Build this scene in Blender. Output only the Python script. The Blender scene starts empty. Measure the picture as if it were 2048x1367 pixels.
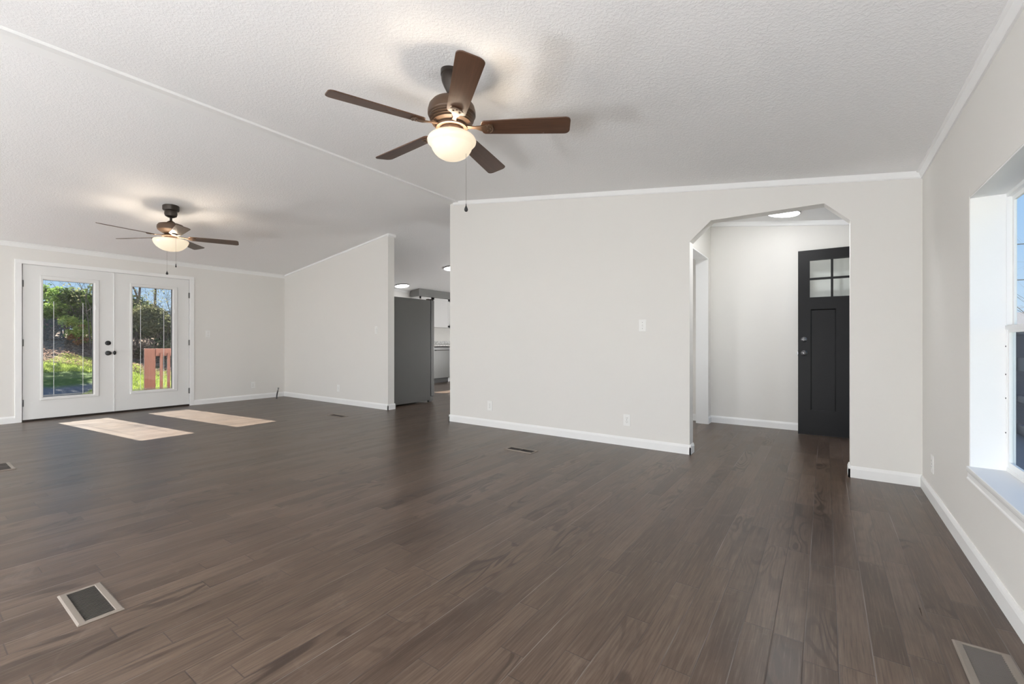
import bpy, bmesh, math, random
from mathutils import Vector, Matrix
random.seed(7)
PI = math.pi
S = bpy.context.scene
C = S.collection

# ---------------------------------------------------------------- camera, world, sun, exposure
TH = math.radians(35.2)
cam_d = bpy.data.cameras.new('camera')
cam_d.sensor_width = 36.0
cam_d.lens = 887.0 / 2048.0 * 36.0
cam_d.clip_start = 0.02
cam_d.clip_end = 400
cam = bpy.data.objects.new('camera', cam_d)
C.objects.link(cam)
cam.location = (0, 0, 1.04)
cam.rotation_euler = (PI / 2, 0, TH)
S.camera = cam

SUN = Vector((-1.427, -0.18, 1.0)).normalized()       # towards the sun
w = bpy.data.worlds.new('sky')
S.world = w
w.use_nodes = True
wn = w.node_tree
bg = wn.nodes['Background']
tc = wn.nodes.new('ShaderNodeTexCoord')
sp = wn.nodes.new('ShaderNodeSeparateXYZ')
rp = wn.nodes.new('ShaderNodeValToRGB')
wn.links.new(tc.outputs['Generated'], sp.inputs[0])
wn.links.new(sp.outputs[2], rp.inputs[0])
wn.links.new(rp.outputs[0], bg.inputs[0])
e = rp.color_ramp.elements
e[0].position = 0.0; e[0].color = (0.60, 0.76, 0.92, 1)
e[1].position = 1.0; e[1].color = (0.20, 0.40, 0.82, 1)
for p_, c_ in ((0.14, (0.42, 0.64, 0.93, 1)), (0.32, (0.30, 0.54, 0.90, 1))):
    q_ = e.new(p_); q_.color = c_
bg.inputs[1].default_value = 0.95

sd = bpy.data.lights.new('sun', 'SUN')
sd.energy = 27.0
sd.angle = math.radians(0.53)
sd.color = (1.0, 0.93, 0.84)
sun = bpy.data.objects.new('sun', sd)
C.objects.link(sun)
sun.rotation_euler = SUN.to_track_quat('Z', 'Y').to_euler()
sun.location = (-30, -3, 20)

S.view_settings.view_transform = 'Standard'
S.view_settings.look = 'None'
S.view_settings.gamma = 1
S.view_settings.use_curve_mapping = False
S.view_settings.exposure = 0.12
S.cycles.max_bounces = 10
S.cycles.diffuse_bounces = 7
S.cycles.transparent_max_bounces = 16
S.cycles.sample_clamp_indirect = 6.0
S.cycles.caustics_reflective = False
S.cycles.caustics_refractive = False

FAN_W = 14.0        # bulb inside each fan bowl
FLUSH = 8.0         # radiance of the flush ceiling discs
FILL_REAR = 128.0        # radiance of the unseen fill globes added behind the camera
FILL_HALL = 70.0         # radiance of the unseen fill globes added in hall and kitchen

# ---------------------------------------------------------------- materials
def mat(name, col, rough=0.5, metal=0.0, spec=0.5, emit=None, es=0.0):
    m = bpy.data.materials.new(name)
    m.use_nodes = True
    b = m.node_tree.nodes['Principled BSDF']
    b.inputs['Base Color'].default_value = (*col, 1)
    b.inputs['Roughness'].default_value = rough
    b.inputs['Metallic'].default_value = metal
    b.inputs['Specular IOR Level'].default_value = spec
    if emit:
        b.inputs['Emission Color'].default_value = (*emit, 1)
        b.inputs['Emission Strength'].default_value = es
    return m

class NT:
    def __init__(s, m):
        s.t = m.node_tree
        s.b = s.t.nodes.get('Principled BSDF')
    def n(s, typ, **kw):
        o = s.t.nodes.new('ShaderNode' + typ)
        for k, v in kw.items(): setattr(o, k, v)
        return o
    def l(s, a, b): s.t.links.new(a, b)
    def m(s, op, a, b=None, c=None, clamp=False):
        o = s.n('Math', operation=op)
        o.use_clamp = clamp
        for i, v in enumerate((a, b, c)):
            if v is None: continue
            if isinstance(v, (int, float)): o.inputs[i].default_value = v
            else: s.l(v, o.inputs[i])
        return o.outputs[0]
    def mix(s, f, a, b, mode='MIX'):
        o = s.n('MixRGB', blend_type=mode)
        for i, v in enumerate((f, a, b)):
            if isinstance(v, (int, float)): o.inputs[i].default_value = v
            elif isinstance(v, tuple): o.inputs[i].default_value = (*v, 1)
            else: s.l(v, o.inputs[i])
        return o.outputs[0]
    def coord(s): return s.n('TexCoord').outputs['Object']
    def noise(s, vec, scale, detail=3, rough=0.55, dist=0.0):
        o = s.n('TexNoise')
        o.inputs['Scale'].default_value = scale
        o.inputs['Detail'].default_value = detail
        o.inputs['Roughness'].default_value = rough
        o.inputs['Distortion'].default_value = dist
        s.l(vec, o.inputs['Vector'])
        return o.outputs[0]
    def mapr(s, v, a, b, c=0.0, d=1.0):
        o = s.n('MapRange')
        s.l(v, o.inputs[0])
        for i, x in enumerate((a, b, c, d)): o.inputs[1 + i].default_value = x
        return o.outputs[0]
    def bump(s, h, strength, dist):
        o = s.n('Bump')
        o.inputs['Strength'].default_value = strength
        o.inputs['Distance'].default_value = dist
        s.l(h, o.inputs['Height'])
        s.l(o.outputs[0], s.b.inputs['Normal'])

def noisy(name, col, rough, scale, amt, bump=0.0, bdist=0.002, bscale=None, **kw):
    m = mat(name, col, rough, **kw)
    t = NT(m)
    co = t.coord()
    n = t.noise(co, scale)
    c1 = tuple(x * (1 - amt) for x in col)
    c2 = tuple(min(1, x * (1 + amt)) for x in col)
    t.l(t.mix(n, c1, c2), t.b.inputs['Base Color'])
    if bump:
        t.bump(t.noise(co, bscale or scale, 4), bump, bdist)
    return m

M = {}
M['wall'] = noisy('wall_paint', (0.765, 0.752, 0.722), 0.75, 1.3, 0.012, 0.12, 0.001, 180, spec=0.25)
M['trim'] = noisy('trim_paint', (0.87, 0.875, 0.87), 0.42, 2.0, 0.01, spec=0.4)
M['doorwhite'] = noisy('door_paint', (0.78, 0.785, 0.775), 0.45, 2.0, 0.01, spec=0.4)
M['vinyl'] = mat('vinyl', (0.86, 0.87, 0.87), 0.35)

mc = mat('ceiling_texture', (0.83, 0.83, 0.825), 0.85, spec=0.2)
t = NT(mc); co = t.coord()
n1 = t.noise(co, 62, 4, 0.6, 0.5)
n2 = t.noise(co, 150, 3, 0.6)
h = t.m('ADD', t.mapr(n1, 0.42, 0.62), t.m('MULTIPLY', n2, 0.5))
t.bump(h, 0.40, 0.0035)
t.l(t.mix(n1, (0.865, 0.865, 0.865), (0.895, 0.895, 0.895)), t.b.inputs['Base Color'])
M['ceiling'] = mc

# floor: wood planks running along Y
mf = mat('plank_floor', (0.12, 0.09, 0.075), 0.4)
t = NT(mf); co = t.coord()
sx = t.n('SeparateXYZ'); t.l(co, sx.inputs[0])
X, Y = sx.outputs[0], sx.outputs[1]
SW, SL = 0.094, 0.78
u = t.m('DIVIDE', t.m('ADD', X, 100.0 - 0.02), SW)
strip = t.m('FLOOR', u); fu = t.m('FRACT', u)
wn1 = t.n('TexWhiteNoise', noise_dimensions='1D'); t.l(strip, wn1.inputs['W'])
v = t.m('ADD', t.m('DIVIDE', t.m('ADD', Y, 100.0), SL), t.m('MULTIPLY', wn1.outputs['Value'], 7.0))
seg = t.m('FLOOR', v); fv = t.m('FRACT', v)
cid = t.n('CombineXYZ'); t.l(strip, cid.inputs[0]); t.l(seg, cid.inputs[1])
wn2 = t.n('TexWhiteNoise', noise_dimensions='3D'); t.l(cid.outputs[0], wn2.inputs['Vector'])
pid = wn2.outputs['Value']
pcol = t.n('SeparateXYZ'); t.l(wn2.outputs['Color'], pcol.inputs[0])
def gv(ax, ay, az):
    c = t.n('CombineXYZ')
    t.l(t.m('MULTIPLY', X, ax), c.inputs[0]); t.l(t.m('MULTIPLY', Y, ay), c.inputs[1]); t.l(t.m('MULTIPLY', pid, az), c.inputs[2])
    return c.outputs[0]
fine = t.noise(gv(150, 5, 40), 1.0, 5, 0.65)
broad = t.noise(gv(9, 1.6, 60), 1.0, 4, 0.6, 0.4)
blot = t.noise(gv(5, 3.2, 6), 1.0, 3, 0.6)
ring = t.noise(gv(7.0, 1.5, 90), 1.0, 1.5, 0.4, 0.6)
rings = t.m('SINE', t.m('MULTIPLY', ring, 62.0))
rmask = t.m('MULTIPLY', t.mapr(pcol.outputs[2], 0.45, 0.75), t.mapr(t.noise(gv(6, 1.4, 33), 1.0, 1), 0.42, 0.6))
base = t.mix(pid, (0.052, 0.034, 0.027), (0.205, 0.158, 0.132))
base = t.mix(t.mapr(broad, 0.28, 0.72), base, (0.140, 0.103, 0.085))
base = t.mix(t.m('MULTIPLY', t.mapr(broad, 0.52, 0.34), 0.5), base, (0.085, 0.062, 0.052))
base = t.mix(t.m('MULTIPLY', t.mapr(fine, 0.52, 0.36), 0.6), base, (0.058, 0.041, 0.034))
base = t.mix(t.m('MULTIPLY', t.mapr(fine, 0.54, 0.70), 0.5), base, (0.24, 0.20, 0.175))
base = t.mix(t.m('MULTIPLY', t.m('MULTIPLY', t.mapr(rings, 0.1, 0.8), rmask), 0.85), base, (0.050, 0.035, 0.030))
base = t.mix(t.m('MULTIPLY', t.mapr(blot, 0.55, 0.75), 0.35), base, (0.21, 0.165, 0.145))
# dusty smears left on the boards
sm = t.noise(co, 3.1, 4, 0.7, 1.5)
dust = t.m('MULTIPLY', t.mapr(sm, 0.60, 0.78), 0.30)
base = t.mix(dust, base, (0.33, 0.29, 0.28))
base = t.mix(1.0, base, (0.70, 0.64, 0.56), 'MULTIPLY')
# seams
eu = t.m('MULTIPLY', t.m('SUBTRACT', 0.5, t.m('ABSOLUTE', t.m('SUBTRACT', fu, 0.5))), SW)
ev = t.m('MULTIPLY', t.m('SUBTRACT', 0.5, t.m('ABSOLUTE', t.m('SUBTRACT', fv, 0.5))), SL)
seam_u = t.mapr(eu, 0.0007, 0.0018, 1.0, 0.0)
seam_v = t.mapr(ev, 0.0010, 0.0024, 1.0, 0.0)
even = t.m('GREATER_THAN', t.m('FRACT', t.m('MULTIPLY', t.m('FLOOR', t.m('ADD', u, 0.5)), 0.5)), 0.25)
seam_glint = t.m('MULTIPLY', t.m('MULTIPLY', seam_u, even), t.mapr(t.noise(gv(9, 1.4, 0), 1.0, 2), 0.46, 0.62))
base = t.mix(t.m('MULTIPLY', t.m('MAXIMUM', seam_u, seam_v), 0.85), base, (0.045, 0.034, 0.03))
base = t.mix(t.m('MULTIPLY', seam_glint, 0.6), base, (0.30, 0.265, 0.245))  # pale glints of light on the seam bevels, painted in
t.l(base, t.b.inputs['Base Color'])
t.l(t.mapr(t.m('ADD', t.m('MULTIPLY', fine, 0.5), t.m('MULTIPLY', broad, 0.5)), 0.3, 0.7, 0.27, 0.38), t.b.inputs['Roughness'])
groove = t.m('MAXIMUM', t.mapr(eu, 0.0, 0.003, 1.0, 0.0), t.mapr(ev, 0.0, 0.003, 1.0, 0.0))
hh = t.m('ADD', t.m('MULTIPLY', fine, 0.35), t.m('MULTIPLY', t.m('SUBTRACT', 1.0, groove), 1.0))
hh = t.m('ADD', hh, t.m('MULTIPLY', t.noise(co, 5.0, 2), 1.2))
t.bump(hh, 0.25, 0.0015)
t.b.inputs['Specular IOR Level'].default_value = 0.34
M['floor'] = mf

# thin window glass: passes light straight through, reflects a little
def glass(name, tint=(0.97, 0.985, 0.98), refl=0.06):
    m = bpy.data.materials.new(name); m.use_nodes = True
    nt = m.node_tree; nt.nodes.clear()
    out = nt.nodes.new('ShaderNodeOutputMaterial')
    tr = nt.nodes.new('ShaderNodeBsdfTransparent'); tr.inputs[0].default_value = (*tint, 1)
    gl = nt.nodes.new('ShaderNodeBsdfGlossy'); gl.inputs['Roughness'].default_value = 0.02
    mx = nt.nodes.new('ShaderNodeMixShader'); mx.inputs[0].default_value = refl * .7
    nt.links.new(tr.outputs[0], mx.inputs[1]); nt.links.new(gl.outputs[0], mx.inputs[2])
    nt.links.new(mx.outputs[0], out.inputs[0])
    return m
M['glass'] = glass('glass')

def wood(name, c1, c2, rough=0.35, axis=0, sc=1.0):
    m = mat(name, c1, rough)
    t = NT(m); co = t.coord()
    mp = t.n('Mapping'); t.l(co, mp.inputs[0])
    s = [60 * sc, 60 * sc, 60 * sc]; s[axis] = 4 * sc
    mp.inputs['Scale'].default_value = s
    n = t.noise(mp.outputs[0], 1.0, 4, 0.6, 0.3)
    t.l(t.mix(t.mapr(n, 0.3, 0.7), c1, c2), t.b.inputs['Base Color'])
    return m
M['blade'] = wood('blade_walnut', (0.055, 0.024, 0.012), (0.095, 0.044, 0.024), 0.42)
M['blade_old'] = wood('blade_weathered', (0.085, 0.055, 0.038), (0.125, 0.085, 0.060), 0.42)
M['bronze'] = noisy('oiled_bronze', (0.085, 0.050, 0.030), 0.45, 8, 0.15, metal=0.25)
M['bronze_dark'] = noisy('dark_bronze', (0.035, 0.027, 0.022), 0.38, 8, 0.15, metal=0.5)
M['bowl'] = mat('opal_bowl_glass', (0.50, 0.47, 0.42), 0.25, emit=(1.0, 0.83, 0.58), es=0.62)
M['chain'] = mat('chain_metal', (0.25, 0.22, 0.2), 0.3, 0.8)
M['black'] = noisy('matte_black_metal', (0.012, 0.012, 0.013), 0.35, 10, 0.1)
M['doorblack'] = noisy('black_door_paint', (0.005, 0.005, 0.0056), 0.42, 3, 0.08, spec=0.18)
M['nickel'] = mat('satin_nickel', (0.15, 0.15, 0.155), 0.28, 0.9)
M['plate'] = mat('switch_plate_plastic', (0.84, 0.84, 0.82), 0.35)
M['slot'] = mat('socket_slot', (0.05, 0.05, 0.05), 0.5)
M['vent'] = noisy('beige_register_enamel', (0.20, 0.168, 0.142), 0.4, 12, 0.05)
M['vent_in'] = mat('duct_inside', (0.02, 0.018, 0.017), 0.7)
M['slat'] = mat('register_slat', (0.10, 0.088, 0.08), 0.4, 0.2)
M['fridge_side'] = noisy('fridge_grey_side', (0.10, 0.10, 0.094), 0.42, 400, 0.04)
M['steel'] = noisy('brushed_steel', (0.19, 0.19, 0.187), 0.36, 60, 0.05, metal=0.65)
M['cab'] = mat('white_cabinet', (0.80, 0.80, 0.79), 0.4)
mq = mat('speckled_quartz', (0.72, 0.72, 0.70), 0.3)
t = NT(mq); co = t.coord()
t.l(t.mix(t.mapr(t.noise(co, 34, 5, 0.7), 0.40, 0.6), (0.42, 0.42, 0.41), (0.84, 0.84, 0.83)), t.b.inputs['Base Color'])
M['quartz'] = mq
M['disc'] = mat('lit_diffuser', (0.9, 0.9, 0.9), 0.4, emit=(0.97, 0.98, 1.0), es=FLUSH)
M['disc_fill'] = mat('fill_diffuser', (0.9, 0.9, 0.9), 0.4, emit=(0.97, 0.98, 1.0), es=52.0)
M['globe'] = mat('fill_globe_glow', (0.9, 0.9, 0.9), 0.4, emit=(0.95, 0.975, 1.0), es=FILL_REAR)
M['fill_globe_soft'] = mat('fill_globe_glow_soft', (0.9, 0.9, 0.9), 0.4, emit=(0.97, 0.98, 1.0), es=FILL_HALL)
M['ring'] = mat('lamp_rim', (0.30, 0.29, 0.28), 0.35, 0.6)
M['redwood'] = wood('stained_railing', (0.105, 0.036, 0.023), (0.15, 0.055, 0.037), 0.7, 2, 0.4)
M['navy'] = noisy('navy_paint', (0.020, 0.028, 0.062), 0.5, 4, 0.1)
M['shade_box'] = mat('painted_shade_grey', (0.19, 0.19, 0.185), 0.5)  # grey colour stands in for the shade above the wall cabinets

# ---------------------------------------------------------------- mesh helpers
def newbm(): return bmesh.new()
def box(bm, a, b, mi=0):
    x0, y0, z0 = [min(p, q) for p, q in zip(a, b)]
    x1, y1, z1 = [max(p, q) for p, q in zip(a, b)]
    v = [bm.verts.new(p) for p in ((x0, y0, z0), (x1, y0, z0), (x1, y1, z0), (x0, y1, z0), (x0, y0, z1), (x1, y0, z1), (x1, y1, z1), (x0, y1, z1))]
    for q in ((0, 3, 2, 1), (4, 5, 6, 7), (0, 1, 5, 4), (1, 2, 6, 5), (2, 3, 7, 6), (3, 0, 4, 7)):
        f = bm.faces.new([v[i] for i in q]); f.material_index = mi
    return v
def bbox(bm, a, b, r=0.003, seg=2, mi=0):
    t = bmesh.new(); box(t, a, b, mi)
    bmesh.ops.bevel(t, geom=list(t.edges), offset=r, segments=seg, affect='EDGES', profile=0.5)
    merge(bm, t)
def merge(bm, t, mtx=None):
    me = bpy.data.meshes.new('tmp'); t.to_mesh(me); t.free()
    if mtx: me.transform(mtx)
    bm.from_mesh(me); bpy.data.meshes.remove(me)
def prism(bm, pts, vec):
    """pts: closed 3D outline, extruded by vec"""
    vec = Vector(vec)
    a = [bm.verts.new(p) for p in pts]
    b = [bm.verts.new(Vector(p) + vec) for p in pts]
    n = len(pts)
    bm.faces.new(a); bm.faces.new(list(reversed(b)))
    for i in range(n):
        bm.faces.new((a[i], b[i], b[(i + 1) % n], a[(i + 1) % n]))
def lathe(bm, prof, n=40, c=(0, 0), axis='Z'):
    rings = []
    for r, z in prof:
        if r < 1e-6:
            rings.append([bm.verts.new((c[0], c[1], z))])
        else:
            rings.append([bm.verts.new((c[0] + r * math.cos(2 * PI * i / n), c[1] + r * math.sin(2 * PI * i / n), z)) for i in range(n)])
    for A, B in zip(rings, rings[1:]):
        for i in range(n):
            j = (i + 1) % n
            if len(A) == 1 and len(B) == 1: continue
            if len(A) == 1: bm.faces.new((A[0], B[j], B[i]))
            elif len(B) == 1: bm.faces.new((A[i], A[j], B[0]))
            else: bm.faces.new((A[i], A[j], B[j], B[i]))
def tube(bm, pts, r, n=8, caps=True):
    pts = [Vector(p) for p in pts]
    rs = r if isinstance(r, (list, tuple)) else [r] * len(pts)
    rings = []
    for k, p in enumerate(pts):
        d = (pts[min(k + 1, len(pts) - 1)] - pts[max(k - 1, 0)]).normalized()
        up = Vector((0, 0, 1)) if abs(d.z) < 0.9 else Vector((1, 0, 0))
        a = d.cross(up).normalized(); b = d.cross(a)
        rings.append([bm.verts.new(p + rs[k] * (a * math.cos(2 * PI * i / n) + b * math.sin(2 * PI * i / n))) for i in range(n)])
    for A, B in zip(rings, rings[1:]):
        for i in range(n):
            bm.faces.new((A[i], A[(i + 1) % n], B[(i + 1) % n], B[i]))
    if caps:
        bm.faces.new(rings[0]); bm.faces.new(list(reversed(rings[-1])))
def obj(name, bm, m, parent=None, smooth=False, loc=None, label=None):
    bmesh.ops.recalc_face_normals(bm, faces=bm.faces)
    me = bpy.data.meshes.new(name); bm.to_mesh(me); bm.free()
    for x in (m if isinstance(m, (list, tuple)) else [m]): me.materials.append(M[x] if isinstance(x, str) else x)
    if smooth:
        me.polygons.foreach_set('use_smooth', [True] * len(me.polygons))
        try: me.set_sharp_from_angle(angle=math.radians(smooth if smooth is not True else 35))
        except Exception: pass
    o = bpy.data.objects.new(name, me); C.objects.link(o)
    if parent: o.parent = parent
    if loc: o.location = loc
    if label: o['label'] = label
    return o
def thing(name, label, cat, loc=(0, 0, 0), group=None, rz=0):
    o = bpy.data.objects.new(name, None); C.objects.link(o)
    o.empty_display_size = 0.1
    o.location = loc; o.rotation_euler = (0, 0, rz)
    o['label'] = label; o['category'] = cat
    if group: o['group'] = group
    return o
def tag(o, label, cat, group=None, kind=None):
    o['label'] = label; o['category'] = cat
    if group: o['group'] = group
    if kind: o['kind'] = kind
    return o
def struct(name, bm, m, smooth=False, label=None):
    o = obj(name, bm, m, smooth=smooth); o['kind'] = 'structure'
    if label: o['label'] = label
    return o
def sroot(name, loc=(0, 0, 0), label=None):
    o = bpy.data.objects.new(name, None); C.objects.link(o); o.location = loc
    o['kind'] = 'structure'
    if label: o['label'] = label
    return o
def dup(root, loc, label=None, group=None, rz=None):
    r = root.copy(); C.objects.link(r); r.location = loc
    if rz is not None: r.rotation_euler = (0, 0, rz)
    if label: r['label'] = label
    if group: r['group'] = group
    for ch in list(root.children):
        c = ch.copy(); C.objects.link(c); c.parent = r
        for g in ch.children:
            d = g.copy(); C.objects.link(d); d.parent = c
    return r

# ---------------------------------------------------------------- dimensions
XL, XR = -8.5, 0.573            # inner faces of the two long walls
XLO, XRO = -8.64, 0.725         # outer faces
YB, YF = -3.5, 10.5
YC = 4.30                       # centre wall face
YP = 4.45                       # far partition face
RX, RZ = -3.965, 2.88           # ridge
def zc(x, foyer=False):
    if x < RX: return 2.32 + (RZ - 2.32) * (x - XL) / (RX - XL)
    return (2.35 if foyer else 2.265) + 0.1346 * (XR - x)

# ---------------------------------------------------------------- structure
bm = newbm(); box(bm, (XLO, YB - .14, -0.12), (XRO, YF + .14, 0)); struct('floor', bm, 'floor')

bm = newbm()
def slab(x0, x1, y0, y1, foyer=False):
    a, b = zc(x0 + (1e-6 if x0 >= RX - 1e-6 else 0), foyer), zc(x1 - 1e-6, foyer)
    prism(bm, [(x0, y0, a), (x1, y0, b), (x1, y0, b + .12), (x0, y0, a + .12)], (0, y1 - y0, 0))
slab(XLO, RX, YB - .14, YF + .14)
slab(RX, XRO, YB - .14, YC + .06)
slab(RX, XRO, YC + .06, YF + .14, True)
struct('ceiling', bm, 'ceiling')

def wall_y(name, x0, x1, y0, y1, z1, holes, m='wall'):
    """wall running along Y with rectangular holes (ya, yb, za, zb)"""
    bm = newbm()
    ys = sorted({y0, y1, *[h[0] for h in holes], *[h[1] for h in holes]})
    for a, b in zip(ys, ys[1:]):
        hs = sorted([(h[2], h[3]) for h in holes if h[0] <= a + 1e-6 and h[1] >= b - 1e-6])
        z = 0
        for ha, hb in hs:
            if ha > z + 1e-6: box(bm, (x0, a, z), (x1, b, ha))
            z = hb
        box(bm, (x0, a, z), (x1, b, z1))
    bmesh.ops.remove_doubles(bm, verts=bm.verts, dist=1e-5)
    return struct(name, bm, m)

FD = (1.03, 2.895, 0.0, 2.065)              # french doors
KW = (6.26, 7.36, 1.28, 2.02)               # kitchen window
LW = (-2.7, -1.2, 0.5, 1.95)                # unseen window added at the rear of the left wall for daylight
W1 = (1.75, 3.008, 0.438, 1.733)            # window in the photo
W2 = (-2.6, -1.0, 0.438, 1.95)              # unseen window added behind the camera for extra daylight
ED = (5.06, 5.985, 0.0, 2.075)              # front door
wall_y('wall_left', XLO, XL, YB, YF, 2.36, [FD, KW, LW])
wall_y('wall_right', XR, XRO, YB, YF, 2.39, [(W1[0] - .027, W1[1] + .027, W1[2], W1[3]), W2, ED])
# rear wall, far wall
def wall_x(name, y0, y1, x0, x1, foyer=False, m='wall', base=0.0):
    bm = newbm()
    xs = [x0] + ([RX] if x0 < RX < x1 else []) + [x1]
    top = [(x, y0, zc(x, foyer) + .05) for x in reversed(xs)]
    prism(bm, [(x0, y0, base), (x1, y0, base)] + top, (0, y1 - y0, 0))
    return struct(name, bm, m)
wall_x('wall_rear', YB - .14, YB, XLO, XRO)
wall_x('wall_kitchen', YF, YF + .14, XLO, XRO, True)
wall_x('wall_partition', YP, YP + .12, XL, -5.46)
# centre wall with the clipped-corner arch
AL, AR = -1.022, 0.16
bm = newbm()
top = [(XR, YC, zc(XR) + .12), (RX, YC, zc(RX + 1e-6, True) + .05), (-4.03, YC, RZ + .05)]
prism(bm, [(-4.03, YC, 0), (AL, YC, 0), (AL, YC, 1.968), (-0.838, YC, 2.136), (-0.004, YC, 2.138), (AR, YC, 1.978), (AR, YC, 0), (XR, YC, 0)] + top, (0, .125, 0))
struct('wall_center', bm, 'wall')
# wall behind the arch (end of the foyer, runs on past the doorway)
wall_x('wall_foyer_end', 6.2, 6.32, -3.4, XR, True)
# left side of the foyer with an open doorway
wall_y('wall_foyer_side', -1.35, -1.215, YC + .125, 6.2, 2.57, [(4.62, 6.03, 0, 2.10)])
wall_y('wall_hall', -4.0, -3.9, YC + .125, YF, 2.83, [(4.7, 5.9, 0, 2.1)])

# ridge board and crown
bm = newbm()
for s in (-1, 1):
    x1 = RX + s * 0.083
    z1 = RZ - 0.083 * 0.1290
    prism(bm, [(RX, YB, RZ + .004), (x1, YB, z1 + .004), (x1, YB, z1 - .024), (RX, YB, RZ - .024)], (0, YC - YB, 0))
struct('trim_1', bm, 'trim', label='flat white board along the ceiling ridge')
def crown_y(name, x, sgn, y0, y1, z, hgt=0.056, dep=0.022):
    bm = newbm()
    pr = [(0, 0), (dep + .012, 0), (dep + .012, -.008), (dep, -.014), (.010, -hgt + .006), (.010, -hgt), (0, -hgt)]
    prism(bm, [(x + sgn * a, y0, z + b + .004) for a, b in pr], (0, y1 - y0, 0))
    return struct(name, bm, 'trim')
crown_y('trim_2', XL, 1, YB, YP, zc(XL), 0.062, 0.03)
crown_y('trim_3', XR, -1, YB, YC, zc(XR))
crown_y('trim_4', XL, 1, YP + .12, YF, zc(XL), 0.06, 0.03)
def crown_x(name, y, sgn, x0, x1, foyer=False, hgt=0.054, dep=0.014):
    bm = newbm()
    za, zb = zc(x0 + 1e-6, foyer), zc(x1, foyer)
    for (x, z), (x2, z2) in (((x0, za), (x1, zb)),):
        pr = [(0, 0), (dep, 0), (dep, -hgt + .008), (dep - .006, -hgt), (0, -hgt)]
        a = [bm.verts.new((x, y + sgn * p, z + q + .003)) for p, q in pr]
        b = [bm.verts.new((x2, y + sgn * p, z2 + q + .003)) for p, q in pr]
        n = len(pr)
        bm.faces.new(a); bm.faces.new(list(reversed(b)))
        for i in range(n): bm.faces.new((a[i], b[i], b[(i + 1) % n], a[(i + 1) % n]))
    return struct(name, bm, 'trim')
crown_x('trim_5', YC, -1, RX, XR)
crown_x('trim_6', YP, -1, XL, -5.46, hgt=0.03, dep=0.014)
crown_x('trim_7', 6.2, -1, -1.215, XR, True, hgt=0.06, dep=0.02)
crown_x('trim_8', YP + .12, 1, XL, -5.45, hgt=0.03, dep=0.014)
# cap on the end of the partition
bm = newbm(); zt = zc(-5.46)
prism(bm, [(-5.461, YP - .014, zt + .01), (-5.436, YP - .014, zt + .01), (-5.436, YP - .014, zt - .03), (-5.45, YP - .014, zt - .045), (-5.461, YP - .014, zt - .045)], (0, .148, 0))
struct('trim_9', bm, 'trim')

def base_run(name, path, hgt=0.088, th=0.013):
    """baseboard: path = list of ((x0,y0),(x1,y1),(nx,ny)) runs with outward normals"""
    bm = newbm()
    for (x0, y0), (x1, y1), (nx, ny) in path:
        pr = [(0, 0), (th, 0), (th, hgt - .022), (th - .003, hgt - .012), (.005, hgt), (0, hgt)]
        prism(bm, [(x0 + nx * p, y0 + ny * p, q) for p, q in pr], (x1 - x0, y1 - y0, 0))
    return struct(name, bm, 'trim')
base_run('baseboard_left', [((XL, YB), (XL, 0.975), (1, 0)), ((XL, 2.95), (XL, YP), (1, 0))])
base_run('baseboard_right', [((XR, YB), (XR, YC), (-1, 0)), ((XR, YC + .125), (XR, 5.0), (-1, 0))])
base_run('baseboard_partition', [((XL, YP), (-5.447, YP), (0, -1)), ((-5.46, YP - .013), (-5.46, YP + .133), (1, 0))])
base_run('baseboard_center', [((-4.043, YC), (AL + .013, YC), (0, -1)), ((AL, YC - .013), (AL, YC + .125), (1, 0)), ((-4.03, YC - .013), (-4.03, YC + .125), (-1, 0)),
                              ((AR - .013, YC), (XR, YC), (0, -1)), ((AR, YC - .013), (AR, YC + .125), (-1, 0))])
base_run('baseboard_foyer', [((-3.4, 6.2), (XR, 6.2), (0, -1)), ((-1.215, 6.03), (-1.215, 6.2), (1, 0)), ((-1.215, YC + .125), (-1.215, 4.62), (1, 0)),
                             ((XR, 5.99), (XR, 6.2), (-1, 0))])
base_run('baseboard_kitchen', [((XLO + .14, YF), (-4.0, YF), (0, -1)), ((-4.0, YC + .125), (-4.0, 4.7), (-1, 0)), ((-4.0, 5.9), (-4.0, YF), (-1, 0))])

# doorway trim in the foyer side wall
bm = newbm()
box(bm, (-1.355, 6.018, 0), (-1.207, 6.032, 2.10))
box(bm, (-1.355, 4.62, 2.088), (-1.207, 6.032, 2.102))
box(bm, (-1.355, 4.618, 0), (-1.207, 4.632, 2.10))
struct('trim_10', bm, 'trim', label='white lining of the open doorway in the foyer side wall')

# ---------------------------------------------------------------- french doors (door_1, door_2)
bm = newbm()
CX0 = XL
for y0, y1, z0, z1 in ((0.972, 1.034, 0, 2.058), (2.891, 2.953, 0, 2.058), (0.972, 2.953, 2.058, 2.108)):
    bbox(bm, (CX0 - .001, y0, z0), (CX0 + .014, y1, z1), .003)
struct('trim_11', bm, 'trim', label='white casing around the french doors')
bm = newbm()    # jamb lining and threshold
box(bm, (XLO - .01, 1.018, 0.0), (XL, 1.034, 2.065)); box(bm, (XLO - .01, 2.891, 0.0), (XL, 2.907, 2.065))
box(bm, (XLO - .01, 1.018, 2.055), (XL, 2.907, 2.072))
box(bm, (XL - .075, 1.03, 0.03), (XL - .0495, 1.052, 2.056)); box(bm, (XL - .075, 2.873, 0.03), (XL - .0495, 2.892, 2.056)); box(bm, (XL - .075, 1.03, 2.035), (XL - .0495, 2.892, 2.056))
struct('trim_12', bm, 'trim')
bm = newbm(); box(bm, (XLO - .03, 1.03, 0.0), (XL - .006, 2.895, 0.020)); box(bm, (XL - .062, 1.03, 0.0), (XL - .050, 2.895, 0.035)); struct('trim_13', bm, 'bronze_dark', label='dark threshold under the french doors')

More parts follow.
